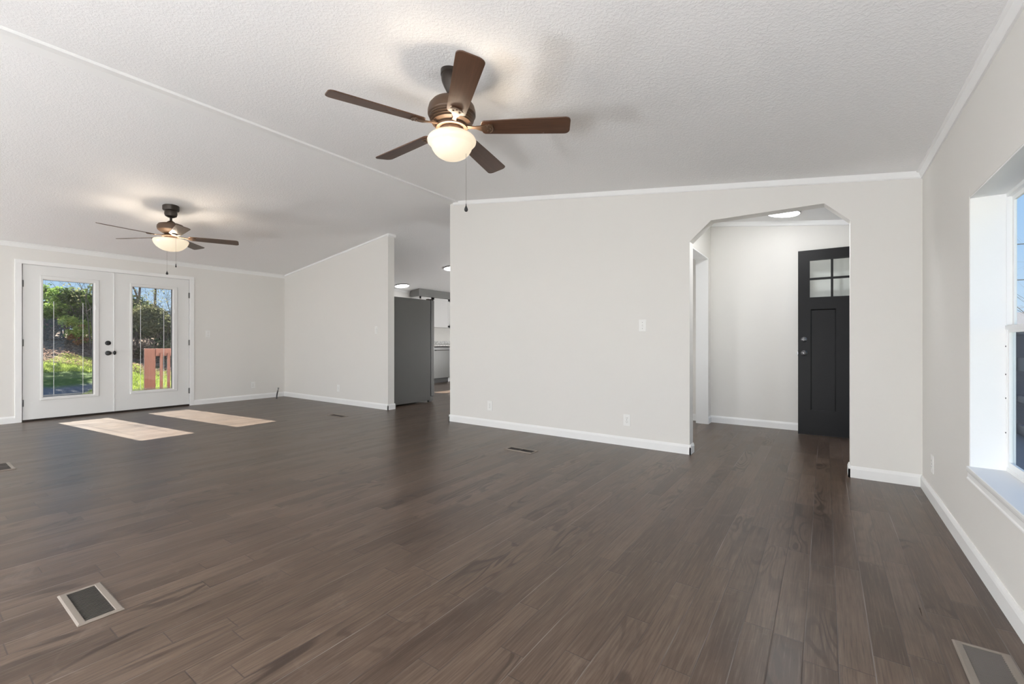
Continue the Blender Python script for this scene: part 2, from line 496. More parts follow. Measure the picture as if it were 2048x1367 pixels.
def french(name, y0, y1, g, f, hinge_y, label):
    r = sroot(name, (XL, (y0 + y1) / 2, 0.024), label)
    cy = (y0 + y1) / 2; z0 = 0.024
    def P(x, y, z): return (x, y - cy, z - z0)
    bm = newbm(); xa, xb = -.048, -.004
    gy0, gy1, gz0, gz1 = g
    for a, b in (((y0, 0.026), (gy0, 2.052)), ((gy1, 0.026), (y1, 2.052)), ((gy0, 0.026), (gy1, gz0)), ((gy0, gz1), (gy1, 2.052))):
        box(bm, P(xa, *a), P(xb, *b))
    bmesh.ops.remove_doubles(bm, verts=bm.verts, dist=1e-5)
    obj('door_leaf', bm, 'doorwhite', r)
    # raised glazing frame, both faces
    bm = newbm(); fy0, fy1, fz0, fz1 = f
    o = [(fy0, fz0), (fy1, fz0), (fy1, fz1), (fy0, fz1)]; i = [(gy0, gz0), (gy1, gz0), (gy1, gz1), (gy0, gz1)]
    def frame(xs, d):
        rings = []
        for k, (t_, dx) in enumerate(((0, 0), (.12, d), (.72, d), (1.0, d * .35))):
            rings.append([bm.verts.new(P(xs + dx, o[j][0] + (i[j][0] - o[j][0]) * t_, o[j][1] + (i[j][1] - o[j][1]) * t_)) for j in range(4)])
        rings.append([bm.verts.new(P(-.024, i[j][0], i[j][1])) for j in range(4)])
        for A, B in zip(rings, rings[1:]):
            for j in range(4): bm.faces.new((A[j], A[(j + 1) % 4], B[(j + 1) % 4], B[j]))
    frame(xb, .014); frame(xa, -.012)
    gf = obj('glazing_frame', bm, 'doorwhite', r)
    bm = newbm()
    bbox(bm, P(.008, gy1 + .018, 1.50), P(.017, gy1 + .032, 1.56), .002)
    obj('blind_slider', bm, 'vinyl', gf)
    bm = newbm(); box(bm, P(-.026, gy0 - .003, gz0 - .003), P(-.020, gy1 + .003, gz1 + .003))
    gl = obj('glass_pane', bm, 'glass', r)
    # raised blind inside the glass: head stack, cords
    bm = newbm()
    wd = gy1 - gy0
    for q in (0.205, 0.79):
        yy = gy0 + wd * q
        box(bm, P(-.0192, yy - .0022, gz0 + .012), P(-.0182, yy + .0022, gz1 - .28))
    obj('blind_cord', bm, 'vinyl', r)
    bm = newbm()
    for z in (gz0 + .003, gz0 + .016, gz0 + .024):
        box(bm, P(-.0196, gy0 + .003, z), P(-.012, gy1 - .003, z + .004))
    obj('blind_bottom_rail', bm, 'steel', r)
    # hinges
    for hz in (0.245, 1.03, 1.80):
        bm = newbm()
        tube(bm, [P(.008, hinge_y, hz - .045), P(.008, hinge_y, hz + .045)], .006, 10)
        box(bm, P(-.004, hinge_y - .014, hz - .043), P(.003, hinge_y + .014, hz + .043))
        obj('hinge', bm, 'steel', r, smooth=True)
    return r, P
d1, P1 = french('door_1', 1.042, 1.948, (1.227, 1.721, .302, 1.868), (1.20, 1.787, .266, 1.926), 1.037, 'left white french door with black knob and deadbolt')
d2, P2 = french('door_2', 1.953, 2.886, (2.158, 2.655, .302, 1.872), (2.13, 2.727, .258, 1.918), 2.889, 'right white french door, reddish railing beyond its glass')
def knob_set(parent, pos, nrm, m, deadbolt=False, r=0.033, lab=None):
    """rosette and knob, axis along nrm (unit x/y)"""
    q = Vector(nrm).to_track_quat('Z', 'Y').to_matrix().to_4x4()
    mt = Matrix.Translation(pos) @ q
    b = newbm()
    if deadbolt: pr = [(0, 0), (r, 0), (r, .008), (r * .92, .016), (r * .6, .022), (r * .5, .03), (0, .031)]
    else: pr = [(0, 0), (r, 0), (r, .006), (r * .85, .010), (.013, .014), (.012, .030), (.020, .038), (.027, .048), (.028, .056), (.023, .066), (.012, .070), (0, .071)]
    t_ = newbm(); lathe(t_, pr, 28); merge(b, t_, mt)
    if deadbolt:
        t_ = newbm(); bbox(t_, (-.006, -.018, .028), (.006, .018, .044), .003); merge(b, t_, mt)
    return obj('deadbolt' if deadbolt else 'door_knob', b, m, parent, smooth=True, label=lab)
knob_set(d1, P1(-.004, 1.88, 1.025), (1, 0, 0), 'black', True, lab='black deadbolt')
knob_set(d1, P1(-.004, 1.88, 0.88), (1, 0, 0), 'black', lab='black knob')
bm = newbm(); bbox(bm, P1(-.004, 1.938, .025), P1(.004, 1.953, 2.045), .002); obj('astragal', bm, 'vinyl', d1)
bm = newbm(); t_ = newbm(); lathe(t_, [(0, 0), (.016, 0), (.016, .008), (.008, .012), (0, .012)], 20)
merge(bm, t_, Matrix.Translation(P1(.004, 1.951, .882)) @ Matrix.Rotation(PI / 2, 4, 'Y') @ Matrix.Scale(1.9, 4, (1, 0, 0)))
obj('latch', bm, 'black', d1, smooth=True)

# ---------------------------------------------------------------- front door, open against the foyer end wall
DX0, DX1, DY0, DY1 = -0.247, 0.60, 5.94, 5.984
r = sroot('door_3', (DX1, DY0, 0.012), 'black front door standing open in the foyer')
def PD(x, y, z): return (x - DX1, y - DY0, z - .012)
LX = [(-.137, .053), (.075, .265), (.287, .477)]
PX = [(-.13, .100), (.222, .452)]
bm = newbm()
def dbox(x0, x1, z0, z1, y0=DY0, y1=DY1): box(bm, PD(x0, y0, z0), PD(x1, y1, z1))
LZ0, LZ1 = 1.535, 1.945
dbox(DX0, LX[0][0], .012, 2.06); dbox(LX[2][1], DX1, .012, 2.06)
dbox(LX[0][0], LX[2][1], LZ1, 2.06); dbox(LX[0][0], LX[2][1], 1.402, LZ0)
dbox(LX[0][0], LX[2][1], .012, .283)
dbox(LX[0][0], PX[0][0], .283, 1.402); dbox(PX[0][1], PX[1][0], .283, 1.402); dbox(PX[1][1], LX[2][1], .283, 1.402)
bmesh.ops.remove_doubles(bm, verts=bm.verts, dist=1e-5)
leaf = obj('door_leaf', bm, 'doorblack', r)
for x0, x1 in PX:
    bm = newbm()
    box(bm, PD(x0, DY0 + .011, .283), PD(x1, DY1 - .011, 1.402))
    # sloped moulding round the panel
    o = [(x0, .283), (x1, .283), (x1, 1.402), (x0, 1.402)]
    A = [bm.verts.new(PD(x, DY0 + .001, z)) for x, z in o]
    cx_, cz_ = (x0 + x1) / 2, .8425
    B = [bm.verts.new(PD(x + (.011 if x < cx_ else -.011), DY0 + .0105, z + (.011 if z < cz_ else -.011))) for x, z in o]
    for j in range(4): bm.faces.new((A[j], A[(j + 1) % 4], B[(j + 1) % 4], B[j]))
    obj('door_panel', bm, 'doorblack', r)
bm = newbm()
for a, b in ((LX[0][1], LX[1][0]), (LX[1][1], LX[2][0])): box(bm, PD(a, DY0 + .004, LZ0), PD(b, DY1 - .004, LZ1))
for a, b in LX: box(bm, PD(a, DY0 + .0045, 1.729), PD(b, DY1 - .0045, 1.751))
obj('muntin', bm, 'doorblack', r)
bm = newbm(); box(bm, PD(LX[0][0], DY0 + .019, LZ0), PD(LX[2][1], DY0 + .024, LZ1)); obj('glass_pane', bm, 'glass', r)
knob_set(r, PD(-.191, DY0, 1.068), (0, -1, 0), 'nickel', True, .029, 'dark nickel deadbolt')
knob_set(r, PD(-.191, DY0, .917), (0, -1, 0), 'nickel', False, .031, 'dark nickel knob')
bm = newbm(); box(bm, PD(DX0 - .002, DY0 + .010, .88), PD(DX0, DY1 - .010, .95)); bbox(bm, PD(DX0 - .012, DY0 + .015, .905), PD(DX0, DY0 + .028, .925), .002)
obj('latch', bm, 'nickel', r)
bm = newbm(); box(bm, PD(DX0, DY0 + .004, .004 + .004), PD(DX1, DY1 - .004, .012)); obj('door_sweep', bm, 'bronze', r, label='brown sweep strip along the bottom edge')
bm = newbm()
box(bm, (XR - .012, 4.995, 0), (XR, 5.06, 2.14)); box(bm, (XR - .012, 4.995, 2.075), (XR, 5.985, 2.14))
struct('trim_14', bm, 'trim', label='white casing of the front door opening')

# ---------------------------------------------------------------- windows
def window(name, W, xi, xo, sgn, label, lined=True):
    """double hung window in a wall along Y. xi = inner face, xo = outer face, sgn = direction from room outwards"""
    y0, y1, z0, z1 = W
    r = sroot(name, ((xi + xo) / 2, (y0 + y1) / 2, z0), label)
    ox, oy, oz = r.location
    def P(x, y, z): return (x - ox, y - oy, z - oz)
    fx0 = xo - sgn * .038; fx1 = fx0 + sgn * .030
    zm = z0 + (z1 - z0) * .507
    def ring(bm, xa, xb, a, b, c, d, wy, wz):
        for q in (((a, c), (a + wy, d)), ((b - wy, c), (b, d)), ((a + wy, c), (b - wy, c + wz)), ((a + wy, d - wz), (b - wy, d))):
            bbox(bm, P(xa, *q[0]), P(xb, *q[1]), .001, 1)
    bm = newbm(); ring(bm, fx0, fx1, y0, y1, z0, z1, .012, .022)
    for q in ((y0 - .026, y0), (y1, y1 + .026)): box(bm, P(fx0 + sgn * .002, q[0], z0), P(fx0 + sgn * .014, q[1], z1))
    obj('window_frame', bm, 'vinyl', r)
    bm = newbm(); ring(bm, fx0 + sgn * .018, fx0 + sgn * .028, y0 + .012, y1 - .012, zm - .01, z1 - .022, .022, .022); us = obj('upper_sash', bm, 'vinyl', r)
    bm = newbm(); ring(bm, fx0 + sgn * .003, fx0 + sgn * .016, y0 + .010, y1 - .010, z0 + .018, zm + .022, .023, .032)
    box(bm, P(fx0 - sgn * .004, y0 + .010, zm + .002), P(fx0 + sgn * .016, y1 - .010, zm + .022))
    ls = obj('lower_sash', bm, 'vinyl', r)
    bm = newbm(); box(bm, P(fx0 + sgn * .022, y0 + .030, zm + .01), P(fx0 + sgn * .024, y1 - .030, z1 - .042)); obj('glass_pane', bm, 'glass', us)
    bm = newbm(); box(bm, P(fx0 + sgn * .009, y0 + .030, z0 + .045), P(fx0 + sgn * .011, y1 - .030, zm)); obj('glass_pane', bm, 'glass', ls)
    # drywall-return lining
    bm = newbm(); a = xi - sgn * .004; b = fx0
    t_ = .006
    box(bm, P(a, y0 - .001, z0), P(b, y0 + t_, z1)); box(bm, P(a, y1 - t_, z0), P(b, y1 + .001, z1)); box(bm, P(a, y0, z1 - t_), P(b, y1, z1 + .001))
    bbox(bm, P(xi - sgn * .016, y0 - .004, z0 - .010), P(b, y1 + .004, z0 + .006), .003)
    obj('window_lining', bm, 'trim', r)
    bm = newbm()
    for q in ((y1, y1 + .05, z0 - .05, z1 + .05), (y0 - .05, y0, z0 - .05, z1 + .05), (y0, y1, z1, z1 + .05)):
        bbox(bm, P(xi, q[0], q[2]), P(xi - sgn * .006, q[1], q[3]), .002, 1)
    obj('casing', bm, 'wall', r)
    bm = newbm()
    pr = [(0, -.010), (.014, -.010), (.012, -.020), (.007, -.028), (.007, -.050), (.011, -.055), (.011, -.060), (.004, -.066), (0, -.066)]
    prism(bm, [P(xi - sgn * p, y0 - .03, z0 + q) for p, q in pr], (0, y1 - y0 + .055, 0))
    obj('apron', bm, 'trim', r)
    if name == 'window_1':
        for z in (.62, .78, .89, 1.02):
            bm = newbm(); t2 = newbm(); lathe(t2, [(0, 0), (.0035, 0), (.003, .002), (0, .003)], 10); merge(bm, t2, Matrix.Translation(P(fx0 - .001, y1 - .009, z)) @ Matrix.Rotation(-PI / 2, 4, 'Y'))
            obj('screw', bm, 'slot', r)
    return r
window('window_1', W1, XR, XRO, 1, 'white double hung window in the right wall')
window('window_2', W2, XR, XRO, 1, 'added white double hung window behind the camera, for daylight')
window('window_3', LW, XL, XLO, -1, 'added white double hung window in the rear of the left wall, for daylight')
window('window_4', KW, XL, XLO, -1, 'white window over the kitchen counter')

# ---------------------------------------------------------------- ceiling fans
def fan(loc, phase, kind, label):
    r = thing('ceiling_fan', label, 'ceiling fan', loc, 'ceiling fans')
    zt = loc[2]
    def L(pr): return [(a, z - zt) for a, z in pr]
    one = kind == 1
    mm, md, mb = ('bronze', 'bronze_dark', 'blade') if one else ('bronze', 'bronze_dark', 'blade_old')
    bm = newbm()
    if one: pr = [(0, 2.60), (.062, 2.60), (.063, 2.552), (.058, 2.548), (.060, 2.535), (.056, 2.515), (.045, 2.488), (.034, 2.466), (.026, 2.452), (.020, 2.446), (0, 2.446)]
    else: pr = [(0, 2.635), (.080, 2.635), (.080, 2.565), (.074, 2.556), (.060, 2.552), (.062, 2.515), (.055, 2.492), (.030, 2.478), (.018, 2.474), (0, 2.474)]
    lathe(bm, L(pr)); obj('canopy', bm, md, r, smooth=True)
    bm = newbm(); lathe(bm, L([(0, 2.48), (.012, 2.48), (.012, 2.46), (.012, 2.425), (.021, 2.42), (.023, 2.405), (.021, 2.39), (0, 2.39)]), 20); obj('downrod', bm, md, r, smooth=True)
    bm = newbm()
    if one: pr = [(0, 2.412), (.045, 2.411), (.085, 2.405), (.112, 2.392), (.128, 2.372), (.135, 2.345), (.135, 2.325), (.131, 2.318), (.127, 2.315), (.127, 2.308), (.122, 2.304), (.124, 2.298), (.116, 2.294), (.118, 2.288), (.109, 2.284), (.111, 2.277), (.101, 2.272), (.09, 2.266), (.06, 2.264), (0, 2.264)]
    else: pr = [(0, 2.440), (.020, 2.438), (.036, 2.425), (.046, 2.412), (.085, 2.405), (.115, 2.395), (.128, 2.376), (.131, 2.352), (.126, 2.330), (.108, 2.312), (.080, 2.295), (.060, 2.282), (0, 2.280)]
    lathe(bm, L(pr), 48); obj('motor_housing', bm, mm, r, smooth=25)
    bm = newbm()
    if one: pr = [(0, 2.266), (.088, 2.266), (.090, 2.258), (.088, 2.250), (.066, 2.248), (.068, 2.242), (.066, 2.232), (.060, 2.224), (.045, 2.212), (.044, 2.205), (0, 2.205)]
    else: pr = [(0, 2.282), (.085, 2.266), (.086, 2.256), (.062, 2.252), (.060, 2.222), (.056, 2.214), (0, 2.214)]
    lathe(bm, L(pr), 40); obj('switch_housing', bm, mm, r, smooth=25)
    # opal bowl, open at the top
    bm = newbm()
    if one: pr = [(.098, 2.208), (.118, 2.203), (.132, 2.194), (.138, 2.182), (.136, 2.170), (.127, 2.160), (.119, 2.153), (.116, 2.147), (.111, 2.133), (.100, 2.115), (.083, 2.098), (.060, 2.085), (.032, 2.077), (0, 2.074)]
    else: pr = [(.158, 2.218), (.168, 2.213), (.171, 2.204), (.167, 2.188), (.155, 2.163), (.136, 2.138), (.110, 2.116), (.080, 2.100), (.042, 2.090), (0, 2.087)]
    inner = [(max(a - .005, 0), z + .005) for a, z in reversed(pr)]
    inner[-1] = (pr[0][0] - .004, pr[0][1])
    lathe(bm, L(pr + inner), 48); obj('light_bowl', bm, 'bowl', r, smooth=50)
    ld = bpy.data.lights.new('fan_bulb', 'POINT'); ld.energy = FAN_W; ld.shadow_soft_size = .055; ld.color = (1.0, .85, .68)
    lo = bpy.data.objects.new('fan_bulb', ld); C.objects.link(lo); lo.parent = r; lo.location = (0, 0, 2.150 - zt)
    # blades and irons
    zb = 2.253 - zt
    bl_proto = iron_proto = None
    for k in range(5):
        a = phase + k * 2 * PI / 5
        rot = Matrix.Rotation(a, 4, 'Z')
        pit = Matrix.Rotation(math.radians(PITCH), 4, 'X')
        if bl_proto is None:
            bm = newbm()
            r0, r1, w0, w1 = .165, .668, .052, .066
            out = []
            for i in range(7):      # rounded root
                q = PI / 2 + PI * i / 6
                out.append((r0 + .022 + .022 * math.cos(q) * 1.0, w0 * math.sin(q) if abs(math.sin(q)) < .99 else w0 * (1 if math.sin(q) > 0 else -1)))
            tip = []
            rc = .028
            for cx_, cy_, q0 in ((r1 - rc, -(w1 - rc), -PI / 2), (r1 - rc, (w1 - rc), 0)):
                for i in range(6):
                    q = q0 + PI / 2 * i / 5
                    tip.append((cx_ + rc * math.cos(q), cy_ + rc * math.sin(q)))
            out = out + [(.35, -w0 - .005)] + tip + [(.35, w0 + .005)]
            prism(bm, [(x, y, -.003) for x, y in out], (0, 0, .006))
            bmesh.ops.bevel(bm, geom=[e for e in bm.edges if len(e.link_faces) == 2 and abs(e.verts[0].co.z - e.verts[1].co.z) < 1e-6], offset=.0015, segments=1, affect='EDGES')
            bmesh.ops.recalc_face_normals(bm, faces=bm.faces)
            bl_proto = bpy.data.meshes.new('blade'); bm.to_mesh(bl_proto); bm.free(); bl_proto.materials.append(M[mb])
            # iron: arm from the hub widening into a horned plate under the blade
            bm = newbm()
            n = 10
            pts = []
            for i in range(n + 1):
                s = i / n
                x = .070 + .165 * s
                y = .016 - .006 * math.sin(PI * min(s * 1.6, 1)) + .024 * max(0, s - .45) ** .8
                if s > .9: y *= .82
                pts.append((x, y))
            outl = pts + [(x, -y) for x, y in reversed(pts)]
            up = [bm.verts.new((x, y, .004 + .012 * math.sin(min(1, max(0, (.17 - x) / .1)) * PI / 2))) for x, y in outl]
            dn = [bm.verts.new((v_.co.x, v_.co.y, v_.co.z - .006)) for v_ in up]
            N = len(outl)
            for i in range(n):
                j = N - 1 - i
                bm.faces.new((up[i], up[i + 1], up[j - 1], up[j])); bm.faces.new((dn[j], dn[j - 1], dn[i + 1], dn[i]))
            for i in range(N): bm.faces.new((up[i], dn[i], dn[(i + 1) % N], up[(i + 1) % N]))
            # crescent horn
            cr = []
            for i in range(9):
                q = -1.05 + 2.1 * i / 8
                cr.append((.196 + .040 * math.cos(q), .040 * math.sin(q)))
            tube(bm, [(x, y, -.001) for x, y in cr], [.0015, .003, .004, .0045, .0045, .0045, .004, .003, .0015], 8)
            for sx_, sy_ in ((.205, .016), (.205, -.016), (.222, 0)):
                t2 = newbm(); lathe(t2, [(0, -.006), (.004, -.005), (.005, -.002), (.005, 0)], 10); merge(bm, t2, Matrix.Translation((sx_, sy_, 0)))
            bmesh.ops.recalc_face_normals(bm, faces=bm.faces)
            iron_proto = bpy.data.meshes.new('blade_iron'); bm.to_mesh(iron_proto); bm.free(); iron_proto.materials.append(M[mm])
        b = bpy.data.objects.new('blade', bl_proto); C.objects.link(b); b.parent = r
        b.matrix_local = Matrix.Translation((0, 0, zb)) @ rot @ pit
        ir = bpy.data.objects.new('blade_iron', iron_proto); C.objects.link(ir); ir.parent = b
        ir.matrix_parent_inverse = Matrix.Identity(4)
        ir.location = (0, 0, -.0075)
    return r
PITCH = -13.0
f1 = fan((-1.731, 1.861, zc(-1.731)), -0.698, 1, 'large brown ceiling fan with lit bowl lamp nearest the camera')
f2 = fan((-6.182, 1.918, zc(-6.182)), 6.145, 2, 'smaller far ceiling fan hanging in front of the french doors')
def chain(f, x, y, z0, z1, fob):
    zt = f.location.z
    bm = newbm(); tube(bm, [(x, y, z0 - zt), (x, y, z1 + .02 - zt)], .0009, 6)
    for k in range(int((z0 - z1) / .006)):
        pass
    c = obj('pull_chain', bm, 'chain', f)
    bm = newbm()
    if fob == 'drop': pr = [(0, .045), (.002, .043), (.003, .032), (.009, .018), (.011, .009), (.008, .001), (0, -.003)]
    else: pr = [(0, .04), (.003, .038), (.004, .020), (.006, .012), (.004, 0), (0, -.003)]
    lathe(bm, [(a * (1.15 if f is f2 else 1), z + z1 - zt) for a, z in pr], 16, (x, y)); obj('chain_fob', bm, 'black', c, smooth=60)
# chain offsets, in the direction to the right of the view
rx, ry = math.cos(TH), math.sin(TH)
chain(f1, .083 * rx + .02 * math.sin(TH), .083 * ry - .02 * math.cos(TH), 2.22, 1.775, 'drop')
chain(f2, -.045 * rx, -.045 * ry, 2.10, 1.82, 'drop')
chain(f2, .955 * .174 + .296 * .045, -.296 * .174 + .955 * .045, 2.23, 1.885, 'bar')

# ---------------------------------------------------------------- lamps
def flush(loc, slope, label, m='disc'):
    k = .05 if m == 'disc_fill' else 0
    r = thing('ceiling_light', label, 'ceiling light', loc, 'flush disc ceiling lights')
    r.rotation_euler = (0, math.atan(-slope) * -1, 0)
    bm = newbm(); lathe(bm, [(0, .004), (.165, .004), (.168, -.002), (.168, -.020), (.163, -.024), (.158, -.020), (.158, -.006), (0, -.006)], 48); obj('lamp_rim', bm, 'ring', r, smooth=30)
    bm = newbm(); lathe(bm, [(.1575, -.008), (.1575, -.026), (.145, -.034 - k), (.08, -.040 - k), (0, -.042 - k)], 48); obj('diffuser', bm, m, r, smooth=60)
    return r
sl = (RZ - 2.32) / (RX - XL)
flush((-8.09, 7.0, zc(-8.09)), -sl, 'lit round disc light on kitchen ceiling above the refrigerator')
flush((-6.33, 6.80, zc(-6.33)), -sl, 'lit round disc light on kitchen ceiling, half hidden by the centre wall')
flush((-0.375, 5.71, zc(-.375, True)), .1346, 'lit round disc light on the foyer ceiling behind the arch')
flush((-.35, 4.78, zc(-.35, True)), .1346, 'added fill disc light hidden on the foyer ceiling just behind the arch top', 'disc_fill')  # extra disc added out of view to brighten the foyer
def globe(loc, label, mt='globe', rad=.17):  # unseen fill lamps, added to brighten the rooms
    x, y, z = loc
    r = thing('fill_lamp', label, 'fill lamp', (x, y, 0), 'added fill globes')
    bm = newbm(); lathe(bm, [(0, 0), (.14, 0), (.14, .015), (.02, .03), (0, .03)], 32); obj('base', bm, 'bronze_dark', r, smooth=30)
    bm = newbm(); lathe(bm, [(0, .03), (.010, .03), (.010, z - rad - .02), (.035, z - rad - .01), (.035, z - rad + .015), (0, z - rad + .015)], 20); obj('pole', bm, 'bronze_dark', r, smooth=30)
    bm = newbm(); bmesh.ops.create_uvsphere(bm, u_segments=24, v_segments=14, radius=rad)
    bmesh.ops.translate(bm, verts=bm.verts, vec=(0, 0, z)); obj('fill_globe', bm, mt, r, smooth=60)
for gx, gy, lb in ((-0.55, -1.15, 'added opal globe fill lamp behind the camera, nearest the right wall'), (-2.7, -1.6, 'added opal globe fill lamp behind the camera, second from the right wall'),
                   (-5.2, -2.3, 'added opal globe fill lamp behind the camera, second from the left wall'), (-7.6, -2.1, 'added opal globe fill lamp behind the camera, nearest the left wall')):
    globe((gx, gy, .62), lb, 'globe', {-0.55: .215, -2.7: .17}.get(gx, .15))
for gx, gy, lb in ((-2.6, 5.2, 'added opal globe fill lamp hidden in the hall behind the centre wall'),
                   (-4.6, 8.6, 'added opal globe fill lamp hidden in the kitchen behind the centre wall'), (-5.0, 9.9, 'added opal globe fill lamp hidden at the far end of the kitchen')):
    globe((gx, gy, .8), lb, 'fill_globe_soft', .10 if gx == -2.6 else .15)

# ---------------------------------------------------------------- floor registers
def register(x0, x1, y0, y1, label, along='X', n=24, bars=1):
    cx_, cy_ = (x0 + x1) / 2, (y0 + y1) / 2
    r = thing('floor_vent', label, 'floor vent', (cx_, cy_, 0), 'floor vents')
    lx, ly = (x1 - x0) / 2, (y1 - y0) / 2
    if along == 'X': mx, my = .016, .025
    else: mx, my = .025, .016
    bm = newbm()
    o = [(-lx, -ly), (lx, -ly), (lx, ly), (-lx, ly)]
    def ring(k, z, kk=0): return [bm.verts.new((p[0] - math.copysign(k, p[0]), p[1] - math.copysign(kk or k, p[1]), z)) for p in o]
    R_ = [ring(0, .0005), ring(.001, .003), ring(.006, .0065), ring(.012, .0065), ring(mx - .002, .006, my - .002), ring(mx, .004, my), ring(mx, .0008, my)]
    for A, B in zip(R_, R_[1:]):
        for j in range(4): bm.faces.new((A[j], A[(j + 1) % 4], B[(j + 1) % 4], B[j]))
    obj('vent_frame', bm, 'vent', r)
    bm = newbm(); box(bm, (-lx + mx, -ly + my, .0003), (lx - mx, ly - my, .0010)); obj('duct_opening', bm, 'vent_in', r)
    bm = newbm()
    L_ = (lx - mx) if along == 'X' else (ly - my)
    Wd = (ly - my) if along == 'X' else (lx - mx)
    for k in range(n):
        c = -L_ + 2 * L_ * (k + .5) / n
        d = L_ / n * .50
        pr = [(c - d, .0015), (c - d * .2, .0052), (c + d * .25, .0052), (c + d * .1, .0015)]
        if along == 'X': prism(bm, [(p, -Wd, z) for p, z in pr], (0, 2 * Wd, 0))
        else: prism(bm, [(-Wd, p, z) for p, z in pr], (2 * Wd, 0, 0))
    sl_ = obj('slat', bm, 'slat', r)
    bm = newbm()
    if along == 'X': box(bm, (-.004, -Wd, .0012), (.004, Wd, .0056))
    else: box(bm, (-Wd, -.004, .0012), (Wd, .004, .0056))
    if bars: obj('center_bar', bm, 'slat', r)
    else: bm.free()
    return r
register(-2.558, -2.228, .408, .543, 'beige metal floor vent alone in the left foreground', bars=0)
register(-2.540, -2.230, 3.47, 3.595, 'floor vent in the planks in front of the long centre wall')
register(-5.76, -5.44, 3.62, 3.745, 'small far floor vent near the far partition wall')
register(-5.75, -5.42, .50, .63, 'floor vent cut by the left edge of the photo')
register(.361, .503, 1.84, 2.152, 'floor vent in the right corner beside the right wall', 'Y', 26, 0)

# ---------------------------------------------------------------- outlets and switches
def plate(kind, loc, nrm, label):
    nm, cat, grp = ('light_switch', 'light switch', 'light switches') if kind == 's' else ('wall_outlet', 'outlet', 'wall outlets')
    r = thing(nm, label, cat, loc, grp)
    r.rotation_euler = (0, 0, math.atan2(nrm[1], nrm[0]))      # local +x points into the room
    bm = newbm()
    bbox(bm, (0, -.036, -.0585), (.0055, .036, .0585), .0025, 2); obj('cover_plate', bm, 'plate', r)
    if kind == 's':
        bm = newbm()
        prism(bm, [(.0054, -.005, -.012), (.0054, -.005, .012), (.015, -.005, .011), (.013, -.005, .003)], (0, .010, 0))
        obj('toggle', bm, 'plate', r)
        for z in (-.03, .03):
            bm = newbm(); tube(bm, [(.005, 0, z), (.0066, 0, z)], .003, 10); obj('screw', bm, 'steel', r)
    else:
        for s in (-1, 1):
            bm = newbm(); bbox(bm, (.005, -.0165, s * .0195 - .014), (.0075, .0165, s * .0195 + .014), .002, 2)
            rc = obj('receptacle', bm, 'plate', r)
            bm = newbm()
            for y in (-.006, .006): box(bm, (.0074, y - .001, s * .0195 - .002), (.0078, y + .001, s * .0195 + .006))
            tube(bm, [(.0074, 0, s * .0195 - .008), (.0078, 0, s * .0195 - .008)], .002, 8)
            obj('slot', bm, 'slot', rc)
        bm = newbm(); tube(bm, [(.005, 0, 0), (.0066, 0, 0)], .003, 10); obj('screw', bm, 'slot', r)
plate('s', (-1.464, YC, 1.202), (0, -1), 'white light switch on centre wall left of the arch')
plate('o', (-1.622, YC, .258), (0, -1), 'white outlet low on the centre wall under the light switch')
plate('o', (-3.364, YC, .258), (0, -1), 'white outlet low near the left end of the centre wall')
plate('s', (-5.735, YP, 1.228), (0, -1), 'white light switch near the end of the far partition wall')
plate('o', (-6.74, YP, .258), (0, -1), 'white outlet low on the far partition wall')
plate('s', (XL, 3.156, 1.175), (1, 0), 'white light switch right of the french doors')
plate('o', (XL, 3.876, .258), (1, 0), 'white outlet low between french doors and far corner')
plate('o', (XR, 3.923, .249), (-1, 0), 'white outlet low on the right wall beside the window')

# gas stub in the far corner
r = thing('gas_pipe', 'short black gas pipe stub rising from the floor in the far corner', 'pipe', (-8.22, 4.16, 0))
bm = newbm(); tube(bm, [(0, 0, 0), (0, .004, .05), (-.01, .016, .095), (-.016, .028, .13)], .011, 10); obj('hose', bm, 'black', r, smooth=True)
bm = newbm()
tube(bm, [(-.016, .028, .128), (-.018, .034, .150)], .015, 6)
tube(bm, [(-.018, .034, .150), (-.020, .040, .185)], .008, 8)
tube(bm, [(-.020, .040, .178), (-.021, .043, .192)], .013, 6)
tube(bm, [(-.030, .038, .168), (-.002, .044, .176)], .005, 8)
bbox(bm, (-.034, .032, .196), (-.004, .052, .200), .0015)
tube(bm, [(-.020, .041, .190), (-.019, .042, .200)], .004, 8)
obj('valve', bm, 'steel', r, smooth=True, label='metal valve on top')

# ---------------------------------------------------------------- kitchen
r = thing('refrigerator', 'tall grey refrigerator seen from its side beyond the partition end', 'refrigerator', (-6.05, 5.1, 0))
bm = newbm(); bbox(bm, (-.45, -.41, .03), (.45, .385, 1.765), .006); obj('cabinet_body', bm, 'fridge_side', r)
bm = newbm(); box(bm, (-.43, .38, .05), (.43, .402, 1.75)); obj('door_gasket', bm, 'black', r)
for s in (-1, 1):
    bm = newbm(); bbox(bm, (s * .003, .402, .10), (s * .452, .472, 1.765), .008, 3); d = obj('fridge_door', bm, 'steel', r)
    bm = newbm(); tube(bm, [(s * .04, .470, .70), (s * .04, .515, .72), (s * .04, .515, 1.45), (s * .04, .470, 1.47)], .010, 10); obj('handle', bm, 'steel', d, smooth=True)
    bm = newbm(); bbox(bm, (s * .39, .33, 1.765), (s * .45, .455, 1.785), .004); obj('hinge_cover', bm, 'bronze_dark', r)
    bm = newbm(); bbox(bm, (s * .37, .36, .02), (s * .445, .455, .095), .006); box(bm, (s * .38, .37, 0), (s * .43, .42, .03)); obj('foot', bm, 'steel', r)
    bm = newbm(); tube(bm, [(s * .40, -.36, 0), (s * .40, -.36, .04)], .02, 10); obj('foot', bm, 'slot', r)

